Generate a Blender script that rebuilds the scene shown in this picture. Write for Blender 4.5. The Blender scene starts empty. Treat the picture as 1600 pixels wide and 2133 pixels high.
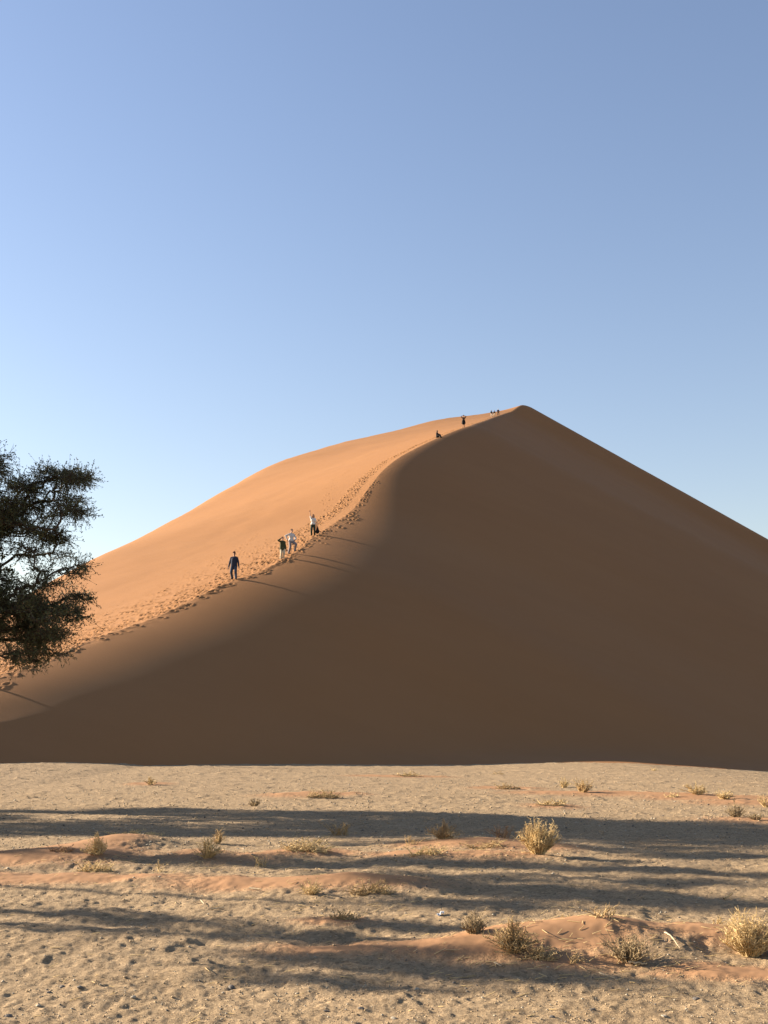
import bpy, bmesh, math, random
import numpy as np
from mathutils import Vector, Matrix

rng = np.random.default_rng(45)
random.seed(45)
SC = bpy.context.scene
COL = SC.collection

# ------------------------------------------------------------------ camera
FPX, W0, H0, HOR = 2400.0, 1600.0, 2133.0, 1515.0
EYE = 1.6
PITCH = math.atan((HOR - H0 / 2) / FPX)
cam_d = bpy.data.cameras.new('camera')
cam_d.sensor_fit = 'HORIZONTAL'
cam_d.sensor_width = 36.0
cam_d.lens = 36.0 * FPX / W0
cam_d.clip_start = 0.1
cam_d.clip_end = 20000
cam = bpy.data.objects.new('camera', cam_d)
COL.objects.link(cam)
cam.location = (0, 0, EYE)
cam.rotation_euler = (math.pi / 2 + PITCH, 0, 0)
SC.camera = cam

# ------------------------------------------------------------------ sky, sun, exposure
SUN_EL, SUN_AZ = math.radians(18.0), math.radians(20.0)   # azimuth: from -X towards +Y
TE = math.tan(SUN_EL)
to_sun = Vector((-math.cos(SUN_AZ) * math.cos(SUN_EL), math.sin(SUN_AZ) * math.cos(SUN_EL), math.sin(SUN_EL)))
world = bpy.data.worlds.new('World')
SC.world = world
world.use_nodes = True
wn = world.node_tree
bg = wn.nodes['Background']
sky = wn.nodes.new('ShaderNodeTexSky')
sky.sky_type = 'NISHITA'
sky.sun_disc = False
sky.sun_elevation = SUN_EL
sky.sun_rotation = math.radians(-70.0)
sky.altitude = 800
sky.air_density = 1.5
sky.dust_density = 0.6
sky.ozone_density = 1.2
wb = wn.nodes.new('ShaderNodeMix')            # white balance of the phone camera, the same over the whole sky
wb.data_type = 'RGBA'
wb.blend_type = 'MULTIPLY'
wb.inputs[0].default_value = 1.0
wb.inputs[7].default_value = (0.96, 0.90, 1.03, 1)
wn.links.new(sky.outputs[0], wb.inputs[6])
wn.links.new(wb.outputs[2], bg.inputs['Color'])
bg.inputs['Strength'].default_value = 0.050
sun_d = bpy.data.lights.new('sun', 'SUN')
sun_d.energy = 5.0
sun_d.angle = math.radians(0.53)
sun_d.color = (1.0, 0.87, 0.70)
sun = bpy.data.objects.new('sun', sun_d)
COL.objects.link(sun)
sun.location = (-30, 10, 30)
sun.rotation_euler = to_sun.to_track_quat('Z', 'Y').to_euler()
SC.view_settings.view_transform = 'Standard'
SC.view_settings.look = 'None'
SC.view_settings.gamma = 1.0
SC.view_settings.exposure = 2.0
SC.view_settings.use_curve_mapping = False

# ------------------------------------------------------------------ helpers
CP, SP = math.cos(PITCH), math.sin(PITCH)

def ray(px, py):
    a = (px - W0 / 2) / FPX
    b = (H0 / 2 - py) / FPX
    return a, CP - b * SP, SP + b * CP

def at(px, py, d):                       # point seen at a pixel, d metres ahead
    x, y, z = ray(px, py)
    k = d / y
    return x * k, d, EYE + z * k

def on_ground(px, py, g=0.0):
    x, y, z = ray(px, py)
    k = (g - EYE) / z
    return x * k, y * k

def project(x, y, z):
    zz = z - EYE
    depth = y * CP + zz * SP
    return W0 / 2 + FPX * x / depth, H0 / 2 - FPX * (zz * CP - y * SP) / depth

def tag(o, label, cat=None, group=None, kind=None):
    if label: o['label'] = label
    if cat: o['category'] = cat
    if group: o['group'] = group
    if kind: o['kind'] = kind
    return o

def link(o, parent=None):
    COL.objects.link(o)
    if parent is not None:
        o.parent = parent
    return o

def mesh_np(name, verts, faces, mats, smooth=True, mat_idx=None):
    """verts (N,3), faces (M,k) of one size"""
    me = bpy.data.meshes.new(name)
    verts = np.asarray(verts, dtype=np.float32)
    faces = np.asarray(faces, dtype=np.int32)
    n, k = faces.shape
    me.vertices.add(len(verts))
    me.vertices.foreach_set('co', verts.ravel())
    me.loops.add(n * k)
    me.loops.foreach_set('vertex_index', faces.ravel())
    me.polygons.add(n)
    me.polygons.foreach_set('loop_start', np.arange(0, n * k, k, dtype=np.int32))
    me.polygons.foreach_set('loop_total', np.full(n, k, dtype=np.int32))
    if smooth:
        me.polygons.foreach_set('use_smooth', np.ones(n, dtype=bool))
    for m in (mats if isinstance(mats, (list, tuple)) else [mats]):
        me.materials.append(m)
    if mat_idx is not None:
        me.polygons.foreach_set('material_index', np.asarray(mat_idx, dtype=np.int32))
    me.update(calc_edges=True)
    return me

def grid_faces(nr, nc):
    i = np.arange(nr - 1)[:, None] * nc + np.arange(nc - 1)[None, :]
    return np.stack([i, i + 1, i + nc + 1, i + nc], -1).reshape(-1, 4)

def _hash(ix, iy, seed):
    h = (ix.astype(np.int64) * 374761393 + iy.astype(np.int64) * 668265263 + seed * 1442695041) & 0xffffffff
    h = ((h ^ (h >> 13)) * 1274126177) & 0xffffffff
    h = (h ^ (h >> 16)) & 0xffffffff
    return h.astype(np.float64) / 0xffffffff

def vnoise(x, y, seed=0):
    ix, iy = np.floor(x), np.floor(y)
    fx, fy = x - ix, y - iy
    ux, uy = fx * fx * fx * (fx * (fx * 6 - 15) + 10), fy * fy * fy * (fy * (fy * 6 - 15) + 10)
    a, b = _hash(ix, iy, seed), _hash(ix + 1, iy, seed)
    c, d = _hash(ix, iy + 1, seed), _hash(ix + 1, iy + 1, seed)
    return (a + (b - a) * ux) * (1 - uy) + (c + (d - c) * ux) * uy - 0.5

def fbm(x, y, seed=0, octs=4, gain=0.5, rot=0.6):
    out, amp = 0.0, 1.0
    c, s = math.cos(rot), math.sin(rot)
    for o in range(octs):
        out = out + amp * vnoise(x, y, seed + o * 17)
        x, y = (x * c - y * s) * 2.03 + 11.3, (x * s + y * c) * 2.03 - 5.7
        amp *= gain
    return out

def sstep(a, b, x):
    t = np.clip((x - a) / (b - a), 0, 1)
    return t * t * (3 - 2 * t)

def pchip(xs, ys, x):
    xs, ys = np.asarray(xs, float), np.asarray(ys, float)
    h = np.diff(xs); d = np.diff(ys) / h
    m = np.zeros_like(ys)
    m[0], m[-1] = d[0], d[-1]
    for i in range(1, len(xs) - 1):
        if d[i - 1] * d[i] <= 0: m[i] = 0
        else:
            w1, w2 = 2 * h[i] + h[i - 1], h[i] + 2 * h[i - 1]
            m[i] = (w1 + w2) / (w1 / d[i - 1] + w2 / d[i])
    x = np.asarray(x, float)
    i = np.clip(np.searchsorted(xs, x) - 1, 0, len(xs) - 2)
    t = (x - xs[i]) / h[i]
    lo, hi = x < xs[0], x > xs[-1]
    tt = np.clip(t, 0, 1)
    v = ((2 * tt**3 - 3 * tt**2 + 1) * ys[i] + (tt**3 - 2 * tt**2 + tt) * h[i] * m[i]
         + (-2 * tt**3 + 3 * tt**2) * ys[i + 1] + (tt**3 - tt**2) * h[i] * m[i + 1])
    return v + np.where(lo, (x - xs[0]) * m[0], 0) + np.where(hi, (x - xs[-1]) * m[-1], 0)

# ------------------------------------------------------------------ materials
def new_mat(name, rough=0.9, spec=0.2):
    m = bpy.data.materials.new(name)
    m.use_nodes = True
    b = m.node_tree.nodes['Principled BSDF']
    b.inputs['Roughness'].default_value = rough
    b.inputs['Specular IOR Level'].default_value = spec
    return m, m.node_tree, b

def nd(nt, t, **kw):
    n = nt.nodes.new(t)
    for k, v in kw.items():
        setattr(n, k, v)
    return n

def noise_node(nt, coord, scale, detail=4, rough=0.55):
    n = nd(nt, 'ShaderNodeTexNoise')
    n.inputs['Scale'].default_value = scale
    n.inputs['Detail'].default_value = detail
    n.inputs['Roughness'].default_value = rough
    nt.links.new(coord, n.inputs['Vector'])
    return n

def ramp_node(nt, fac, stops):
    r = nd(nt, 'ShaderNodeValToRGB')
    els = r.color_ramp.elements
    while len(els) < len(stops):
        els.new(0.5)
    for e, (p, c) in zip(els, stops):
        e.position = p
        e.color = (*c, 1)
    nt.links.new(fac, r.inputs['Fac'])
    return r

def mix_col(nt, fac, a, b, blend='MIX'):
    m = nd(nt, 'ShaderNodeMix', data_type='RGBA', blend_type=blend)
    for sock, v in ((m.inputs[0], fac), (m.inputs[6], a), (m.inputs[7], b)):
        if isinstance(v, (int, float)): sock.default_value = v
        elif isinstance(v, tuple): sock.default_value = (*v, 1)
        else: nt.links.new(v, sock)
    return m.outputs[2]

def varied(name, c1, c2, scale=6.0, rough=0.9, spec=0.15, detail=3, bump=0.0):
    m, nt, b = new_mat(name, rough, spec)
    tc = nd(nt, 'ShaderNodeTexCoord')
    n = noise_node(nt, tc.outputs['Object'], scale, detail)
    r = ramp_node(nt, n.outputs['Fac'], [(0.32, c1), (0.68, c2)])
    nt.links.new(r.outputs['Color'], b.inputs['Base Color'])
    if bump:
        bp = nd(nt, 'ShaderNodeBump')
        bp.inputs['Strength'].default_value = bump
        bp.inputs['Distance'].default_value = 0.01
        nt.links.new(n.outputs['Fac'], bp.inputs['Height'])
        nt.links.new(bp.outputs['Normal'], b.inputs['Normal'])
    return m

def dune_material():
    m, nt, b = new_mat('dune_sand', 0.95, 0.08)
    g = nd(nt, 'ShaderNodeNewGeometry')
    P = g.outputs['Position']
    n1 = noise_node(nt, P, 0.05, 4)
    n2 = noise_node(nt, P, 1.3, 5, 0.65)
    n3 = noise_node(nt, P, 45.0, 3, 0.7)
    c1 = ramp_node(nt, n1.outputs['Fac'], [(0.3, (0.262, 0.126, 0.051)), (0.7, (0.280, 0.137, 0.056))]).outputs['Color']
    c2 = mix_col(nt, 0.10, c1, n2.outputs['Color'], 'OVERLAY')
    grain = ramp_node(nt, n3.outputs['Fac'], [(0.25, (0.82, 0.82, 0.82)), (0.75, (1.12, 1.12, 1.12))]).outputs['Color']
    c3 = mix_col(nt, 1.0, c1, grain, 'MULTIPLY')
    mp = nd(nt, 'ShaderNodeMapping')
    mp.inputs['Rotation'].default_value = (0, 0, math.radians(20))
    mp.inputs['Scale'].default_value = (0.05, 0.45, 0.25)
    nt.links.new(P, mp.inputs['Vector'])
    n4 = noise_node(nt, mp.outputs['Vector'], 1.0, 5, 0.6)
    band = ramp_node(nt, n4.outputs['Fac'], [(0.3, (0.98, 0.98, 0.975)), (0.7, (1.02, 1.02, 1.025))]).outputs['Color']
    c3 = mix_col(nt, 1.0, c3, band, 'MULTIPLY')
    nt.links.new(c3, b.inputs['Base Color'])
    bp = nd(nt, 'ShaderNodeBump')
    bp.inputs['Strength'].default_value = 0.5
    bp.inputs['Distance'].default_value = 0.02
    nt.links.new(n3.outputs['Fac'], bp.inputs['Height'])
    nt.links.new(bp.outputs['Normal'], b.inputs['Normal'])
    return m

def ground_material():
    m, nt, b = new_mat('pan_ground', 0.95, 0.08)
    g = nd(nt, 'ShaderNodeNewGeometry')
    P = g.outputs['Position']
    at_ = nd(nt, 'ShaderNodeAttribute', attribute_name='sand')
    n1 = noise_node(nt, P, 0.9, 5, 0.6)
    n2 = noise_node(nt, P, 9.0, 5, 0.7)
    n3 = noise_node(nt, P, 60.0, 4, 0.75)
    v = nd(nt, 'ShaderNodeTexVoronoi')
    v.inputs['Scale'].default_value = 42.0
    nt.links.new(P, v.inputs['Vector'])
    base = ramp_node(nt, n1.outputs['Fac'], [(0.3, (0.275, 0.194, 0.112)), (0.52, (0.320, 0.228, 0.134)), (0.72, (0.350, 0.248, 0.145))]).outputs['Color']
    mid = ramp_node(nt, n2.outputs['Fac'], [(0.3, (0.70, 0.69, 0.68)), (0.55, (1.0, 1.0, 1.0)), (0.75, (1.2, 1.19, 1.16))]).outputs['Color']
    c = mix_col(nt, 1.0, base, mid, 'MULTIPLY')
    peb = ramp_node(nt, v.outputs['Color'], [(0.12, (0.55, 0.53, 0.52)), (0.35, (0.95, 0.95, 0.95)), (0.8, (1.05, 1.05, 1.05)), (0.97, (1.6, 1.6, 1.6))]).outputs['Color']
    c = mix_col(nt, 0.8, c, peb, 'MULTIPLY')
    grain = ramp_node(nt, n3.outputs['Fac'], [(0.25, (0.7, 0.7, 0.7)), (0.75, (1.25, 1.25, 1.25))]).outputs['Color']
    c = mix_col(nt, 1.0, c, grain, 'MULTIPLY')
    # blown red sand
    sc_ = ramp_node(nt, n2.outputs['Fac'], [(0.3, (0.275, 0.148, 0.072)), (0.7, (0.31, 0.172, 0.088))]).outputs['Color']
    ad = nd(nt, 'ShaderNodeMath', operation='MULTIPLY_ADD')
    nt.links.new(n2.outputs['Fac'], ad.inputs[0]); ad.inputs[1].default_value = 0.7
    nt.links.new(at_.outputs['Fac'], ad.inputs[2])
    mr = nd(nt, 'ShaderNodeMapRange', interpolation_type='SMOOTHSTEP')
    mr.inputs['From Min'].default_value = 0.55
    mr.inputs['From Max'].default_value = 1.0
    nt.links.new(ad.outputs[0], mr.inputs['Value'])
    c = mix_col(nt, mr.outputs[0], c, sc_)
    nt.links.new(c, b.inputs['Base Color'])
    sub = nd(nt, 'ShaderNodeMath', operation='SUBTRACT', use_clamp=True)
    sub.inputs[0].default_value = 1.0
    nt.links.new(mr.outputs[0], sub.inputs[1])
    hs = nd(nt, 'ShaderNodeMath', operation='ADD')
    nt.links.new(n3.outputs['Fac'], hs.inputs[0])
    nt.links.new(n2.outputs['Fac'], hs.inputs[1])
    hm = nd(nt, 'ShaderNodeMath', operation='MULTIPLY')
    nt.links.new(hs.outputs[0], hm.inputs[0]); nt.links.new(sub.outputs[0], hm.inputs[1])
    bp = nd(nt, 'ShaderNodeBump')
    bp.inputs['Strength'].default_value = 0.9
    bp.inputs['Distance'].default_value = 0.02
    nt.links.new(hm.outputs[0], bp.inputs['Height'])
    nt.links.new(bp.outputs['Normal'], b.inputs['Normal'])
    return m

M_DUNE = dune_material()
M_GROUND = ground_material()

# ------------------------------------------------------------------ dune
U = np.array([math.cos(SUN_AZ), -math.sin(SUN_AZ)])      # down the slip face
Wv = np.array([math.sin(SUN_AZ), math.cos(SUN_AZ)])      # along the ridge
CREST_PX = [(-420, 1562, 38), (-200, 1500, 45), (0, 1408, 52), (100, 1372, 55.5), (205, 1328, 60), (330, 1284, 65),
            (400, 1250, 68.5), (485, 1210, 72.5), (545, 1190, 75.5), (600, 1160, 79.5), (655, 1118, 88), (700, 1088, 95),
            (740, 1056, 102), (770, 1014, 109), (800, 978, 116), (830, 954, 122), (870, 932, 130), (910, 913, 139),
            (965, 891, 153), (985, 884, 180), (1009, 876, 225), (1040, 865, 290), (1062, 858, 318), (1096, 847, 335)]
CR = np.array([at(*c) for c in CREST_PX])
cp_ = CR[:, :2] @ Wv
cq_ = CR[:, :2] @ U
cz_ = CR[:, 2]
P_PEAK, Z_PEAK = cp_[-1], cz_[-1]
# the ridge dies out in the plain at the near end and drops away behind the peak
cp_ = np.concatenate([[cp_[0] - 14], cp_, P_PEAK + np.array([12, 30, 70, 140, 220])])
cq_ = np.concatenate([[cq_[0] - 3], cq_, cq_[-1] + np.array([0.5, 1, 2, 3, 4.])])
cz_ = np.concatenate([[-0.6], cz_, Z_PEAK - np.array([2.5, 10, 28, 58, 96.])])
def crest_q(p): return pchip(cp_, cq_, p)
def crest_z(p): return pchip(cp_, cz_, p)
SKY_X = [-700, -300, 0, 80, 180, 250, 360, 440, 520, 612, 650, 740, 820, 870, 910, 965, 1000, 1045, 1096, 1400]
SKY_Y = [1520, 1425, 1285, 1242, 1182, 1145, 1091, 1046, 1000, 953, 941, 916, 898, 885, 875, 867, 863, 855, 848, 830]
T_P = [20, 60, 100, 170, 250, 300, P_PEAK - 10, P_PEAK + 200]
T_T = [18, 22, 26, 34, 24, 12, 5, 5]
# zone below the crest that still catches grazing light
R_P = [20, 36, 42, 50, 62, 84, 95, 110, 150, 400]
R_D = [0.9, 2.2, 3.6, 4.8, 5.2, 5.2, 3.8, 1.8, 0.8, 0.6]
BASE_PX = [(-900, 1574, 36), (-300, 1577, 42), (0, 1579, 47), (180, 1580, 49), (300, 1584, 50.5), (345, 1588, 51), (480, 1586, 53), (800, 1590, 55), (960, 1592, 55),
           (1090, 1590, 55), (1200, 1588, 55.5), (1300, 1589, 56), (1400, 1595, 57.5), (1500, 1601, 58.5), (1600, 1607, 60), (1900, 1622, 64), (2600, 1650, 72)]
BASE = np.array([at(*b) for b in BASE_PX])

def plain(x, y):
    """gentle rise to the left and dip to the right where the pan meets the dune"""
    return np.interp(x, BASE[:, 0], BASE[:, 2]) * sstep(22, 48, y)

def rim_height(p):
    T = pchip(T_P, T_T, p)
    c = crest_q(p) - T
    x = p * Wv[0] + c * U[0]
    y = p * Wv[1] + c * U[1]
    z = crest_z(p)
    for _ in range(4):
        px, py = project(x, y, z)
        ty = pchip(SKY_X, SKY_Y, px)
        b = (H0 / 2 - ty) / FPX
        z = EYE + (SP + b * CP) / (CP - b * SP) * y
    return T, z
# rim sampled once, past the peak it follows the ridge
rp = np.linspace(cp_[0] - 5, P_PEAK + 220, 900)
rT, rZ = rim_height(rp)
fade = sstep(P_PEAK - 12, P_PEAK + 4, rp)
rZ = rZ * (1 - fade) + (crest_z(rp) - 1.0) * fade
low = 1 - sstep(28, 46, rp)
rZ = rZ * (1 - low) + (crest_z(rp) - 1.2) * low
for _ in range(3):
    k = np.ones(9) / 9
    rZ = np.convolve(np.pad(rZ, 4, mode='edge'), k, 'valid')

def dune_height(p, t):
    """p along the ridge, t metres down-light of the crest (negative = sunlit flank)"""
    zc = crest_z(p)
    # shaded side: rounded shoulder, then the slip slope
    D = pchip(R_P, R_D, p)
    tt = np.maximum(t, 0)
    s0, ex = 0.13, 1.7
    s2 = pchip([0, 60, 120, 200, 400], [0.56, 0.52, 0.57, 0.64, 0.685], p)
    a = np.minimum(tt, D)
    z = zc - (TE * a - (TE - s0) * D / (ex + 1) * (1 - (1 - a / D) ** (ex + 1)))
    EL = pchip([0, 90, 130, 400], [4.0, 6.0, 3.0, 1.5], p)
    e = np.clip(tt - D, 0, EL)
    z = z - (TE * e + (s2 - TE) * e * e / (2 * EL))
    z = z - s2 * np.maximum(tt - D - EL, 0)
    # sunlit flank
    T = np.interp(p, rp, rT); zr = np.interp(p, rp, rZ)
    f = np.maximum(-t, 0)
    sl = (zr - zc) / T
    g = np.maximum(f - T, 0)
    roll = 5.0
    gr = np.minimum(g, roll)
    drop = (sl + 0.5) * gr * gr / (2 * roll)
    zf = zc + sl * f - drop - (sl + 0.5) * np.maximum(g - roll, 0)
    return np.where(t > 0, z, zf)

def apron(x, y):
    yb = np.interp(x, BASE[:, 0], BASE[:, 1]) + 2.0 * fbm(x / 4.0, y / 40.0, 12, 3)
    d = y - yb
    return np.where(d > 0, np.minimum(0.022 * d, 0.3 + 0.010 * d), 0.15 * d) + 0.02 + plain(x, y)

def make_dune():
    ps = [cp_[0] - 6]
    while ps[-1] < P_PEAK + 215:
        p = ps[-1]
        st = 0.10 if p < 100 else (0.10 + (p - 100) * 0.0028 if p < P_PEAK + 5 else 5.0)
        if p < 30: st = 0.25
        ps.append(p + st)
    ps = np.array(ps)
    ts = [0.0]
    while ts[-1] < 300:
        t = ts[-1]
        ts.append(t + (0.07 if t < 1.6 else min(0.07 * 1.06 ** ((t - 1.6) / 0.25), max(0.4, t * 0.05))))
    tn = [0.0]
    while tn[-1] < 230:
        t = tn[-1]
        tn.append(t + (0.08 if t < 7.5 else min(0.08 * 1.08 ** ((t - 7.5) / 0.25), max(0.4, t * 0.05))))
    ts = np.concatenate([-np.array(tn[:0:-1]), np.array(ts)])
    Pg, Tg = np.meshgrid(ps, ts, indexing='ij')
    Z = dune_height(Pg, Tg)
    Q = crest_q(Pg) + Tg
    X = Pg * Wv[0] + Q * U[0]
    Y = Pg * Wv[1] + Q * U[1]
    ap = apron(X, Y)
    kk = 1.2
    mx = np.maximum(Z, ap); dd = np.abs(Z - ap)
    Zs = mx + kk * np.maximum(1 - dd / (2.5 * kk), 0) ** 3 * 0.33
    side = (Tg > 0)
    Z = np.where(side, np.where(ap > -1.2, Zs, np.maximum(Z, ap)), Z)
    # broad unevenness of wind-laid sand
    wgt = np.where(Tg > 0, sstep(8, 25, Tg), sstep(0.5, 14, -Tg))
    Z = Z + wgt * (np.where(Tg > 0, 0.08, 0.25) * fbm(X / 16, Y / 22, 5, 3) + 0.05 * fbm(X / 2.5, Y / 3.5, 9, 3)) * sstep(0.3, 4.0, Z)
    # lumpy, trampled edge
    edge = np.exp(-(np.minimum(Tg, 0) / 1.2) ** 2) * np.exp(-(np.maximum(Tg, 0) / 0.45) ** 2)
    near = 1 - 0.75 * sstep(82, 92, Pg) - 0.25 * sstep(108, 150, Pg)
    Z = Z + edge * near * 0.06 * fbm(Pg / 0.55, Tg / 0.5, 3, 3)
    # footprints
    Dp = np.zeros_like(Z)
    def stamp(p0, t0, L, B, depth, ang):
        r = max(L, B) * 1.9
        i0, i1 = np.searchsorted(ps, [p0 - r, p0 + r])
        j0, j1 = np.searchsorted(ts, [t0 - r, t0 + r])
        if i1 <= i0 or j1 <= j0: return
        a = ps[i0:i1, None] - p0
        b = ts[None, j0:j1] - t0
        c, s = math.cos(ang), math.sin(ang)
        e2 = ((a * c + b * s) / L) ** 2 + ((-a * s + b * c) / B) ** 2
        Dp[i0:i1, j0:j1] += depth * (-np.exp(-e2 * 1.6) + 0.55 * np.exp(-((np.sqrt(e2) - 1.35) / 0.38) ** 2))
    R = random.Random(7)
    # walked band on the sunlit side: wide low down, narrowing upward
    BW_P = [24, 40, 58, 74, 84, 96, 115, 135, 400]
    BW_W = [6.0, 6.0, 5.6, 4.8, 3.6, 2.4, 1.9, 1.4, 0.8]
    p = 22.0
    while p < 300:
        w = float(np.interp(p, BW_P, BW_W))
        dens = 5.6 if p < 110 else 6.0
        p += 1.0 / (w * dens) * (1 if p < 150 else 1.6) * R.uniform(0.5, 1.5)
        off = abs(R.gauss(0, 0.6)) if p < 84 else R.uniform(0.42, 1.0)
        if off > 1.9: continue
        stamp(p, -off * w - 0.12, R.uniform(0.13, 0.19), R.uniform(0.08, 0.12), R.uniform(0.055, 0.10), R.gauss(0.1, 0.35))
    # prints that broke through the edge on to the shaded side
    p = 30.0
    while p < 104:
        p += R.expovariate(1.5 if p < 62 else 2.4)
        stamp(p, R.uniform(-0.1, 0.5), R.uniform(0.13, 0.22), R.uniform(0.09, 0.14), R.uniform(0.04, 0.085), R.gauss(0.4, 0.5))
    for p0, t0, n in ((80.5, 0.9, 7), (90, 0.8, 16), (41, 0.7, 12)):
        for _ in range(n):
            stamp(p0 + R.gauss(0, 2.6), t0 * R.uniform(0.2, 1.5), R.uniform(0.14, 0.24), R.uniform(0.1, 0.16), R.uniform(0.05, 0.09), R.gauss(1.2, 0.4))
    # single tracks wandering up the flank
    for (pa, ta, pb, tb) in ((50, -6.5, 66, -9.5), (62, -7, 78, -10), (70, -6, 92, -7.5), (44, -8, 60, -12), (96, -4, 118, -6), (40, -9, 52, -15), (56, -6, 74, -7), (74, -5.5, 84, -11)):
        n = int(math.hypot(pb - pa, tb - ta) / 0.42)
        for i in range(n):
            f = i / n
            if R.random() < .35: continue
            stamp(pa + (pb - pa) * f + R.gauss(0, .15), ta + (tb - ta) * f + R.gauss(0, .28) + 0.8 * math.sin(f * 4 + pa), R.uniform(.13, .2), R.uniform(.09, .13), R.uniform(0.03, 0.07), R.gauss(.2, .3))
    for _ in range(170):      # loose scatter where walkers left the path
        p0 = R.gauss(64, 9); stamp(p0, -R.uniform(5, 11), R.uniform(.12, .18), R.uniform(.08, .12), R.uniform(.03, .07), R.gauss(.2, .6))
    Z = Z + np.clip(Dp, -0.2, 0.12)
    V = np.stack([X, Y, Z], -1).reshape(-1, 3)
    me = mesh_np('dune', V, grid_faces(len(ps), len(ts))[:, ::-1], M_DUNE)
    o = link(bpy.data.objects.new('dune', me))
    tag(o, 'huge orange sand dune with a sunlit flank, trampled crest and shaded slip face', None, None, 'structure')
    zi = Z[:, np.argmin(np.abs(ts))]
    return o, ps, ts, Z
DUNE, DPS, DTS, DZ = make_dune()

def dune_z(p, t):
    i = int(np.clip(np.searchsorted(DPS, p), 1, len(DPS) - 1))
    j = int(np.clip(np.searchsorted(DTS, t), 1, len(DTS) - 1))
    return float(DZ[i - 1:i + 1, j - 1:j + 1].mean())

def dune_point(p, t):
    q = float(crest_q(np.array([p]))[0]) + t
    return Vector((p * Wv[0] + q * U[0], p * Wv[1] + q * U[1], dune_z(p, t)))

# ------------------------------------------------------------------ ground
# blown-sand mounds: pixel centre, half-length and half-depth (m), height (m), sand strength
MOUNDS = []
def mound(px, py, hl, hd, h, s=1.0, ang=0.0):
    x, y = on_ground(px, py)
    MOUNDS.append((x, y, hl, hd, h * 0.72, s * 0.86, ang))
mound(120, 1790, 1.0, 0.9, 0.16); mound(215, 1772, 0.5, 0.6, 0.12); mound(290, 1765, 0.55, 0.7, 0.18, 0.35)
mound(40, 1800, 1.0, 0.5, 0.07); mound(130, 1835, 1.6, 0.45, 0.05, 0.9); mound(420, 1790, 0.45, 0.6, 0.08, 0.8)
mound(500, 1800, 0.6, 0.4, 0.05, 0.6)
mound(640, 1785, 0.55, 0.5, 0.10, 1.0); mound(560, 1792, 0.5, 0.35, 0.06, .8)
mound(620, 1850, 1.3, 0.45, 0.08, 0.95); mound(770, 1850, 0.5, 0.35, 0.10, 1.0); mound(420, 1845, 0.8, .3, .03, .6)
mound(960, 1768, 0.8, 0.7, 0.13, 1.0); mound(1080, 1775, 0.75, 0.6, 0.11, 1.0); mound(860, 1790, 0.6, 0.4, 0.06, .9)
mound(1010, 1795, 0.9, 0.5, 0.10, 0.7)
mound(1150, 1965, 0.55, 0.55, 0.13, 1.1); mound(1260, 1950, 0.5, 0.5, 0.09, 1.0); mound(1040, 1975, 0.5, 0.5, 0.10, 1.0); mound(1330, 1965, .5, .6, .10, .45)
mound(1480, 1955, 0.5, 0.45, 0.08, 0.9); mound(1580, 1965, 0.4, 0.4, 0.08, 0.9); mound(900, 1978, 0.5, 0.35, 0.05, 0.8)
mound(1540, 2025, 0.55, 0.25, 0.03, 0.9); mound(1200, 2010, 0.45, .25, .03, .75); mound(700, 1975, 0.6, 0.3, 0.02, 0.75); mound(690, 1920, .35, .2, .03, .75)
for px, py, hl, s in ((312, 1636, 0.6, .9), (672, 1658, 1.0, .9), (620, 1660, 1.0, .8), (830, 1615, 1.6, .95), (1055, 1642, 0.9, .95), (1190, 1652, 1.6, .9),
                      (1300, 1655, 1.6, .8), (1480, 1662, 1.5, .95), (1545, 1672, 1.2, .8), (1150, 1680, .6, .8), (1580, 1708, 1.2, .7), (1400, 1658, 1.0, .8)):
    mound(px, py, hl, 0.9, 0.07, s)

def ground_parts(x, y):
    d = np.hypot(x, y)
    z = 0.06 * fbm(x / 7, y / 7, 21, 3) * (1 - sstep(28, 44, y)) + plain(x, y)
    sand = np.zeros_like(x) + 0.16 * fbm(x / 1.5, y / 1.5, 61, 3) + 0.05
    for (mx, my, hl, hd, h, s, ang) in MOUNDS:
        e = ((x - mx) / hl) ** 2 + ((y - my) / hd) ** 2
        g = np.exp(-e * 0.9)
        z = z + h * g
        sand = np.maximum(sand, s * np.exp(-e * 0.55) ) if s > 0 else sand
    # trampled lumps, strongest in the middle ground, flatter close by and far off
    tr = sstep(6.6, 8.2, y) * (1 - sstep(13.5, 18.0, y)) * (1 - 0.75 * sstep(0.5, 0.9, sand))
    lump = 0.043 * fbm(x / 0.42 , y / 0.46, 33, 4, 0.5)
    lump2 = 0.004 * np.minimum(0, fbm(x / 0.26, y / 0.22, 47, 2) + 0.22)
    z = z + (0.12 + 0.80 * tr) * (lump + lump2)
    far = sstep(15, 22, y) * (1 - sstep(0.5, 0.9, sand))
    z = z + far * 0.05 * np.maximum(0, fbm(x / 0.35, y / 0.5, 71, 3, 0.6) - 0.10)
    z = z + 0.014 * fbm(x / 0.06, y / 0.09, 90, 2) * (1 - 0.85 * sstep(0.45, 0.85, sand))
    return z, sand

def ground_z(x, y):
    z, _ = ground_parts(np.array([float(x)]), np.array([float(y)]))
    return float(z[0])

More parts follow.
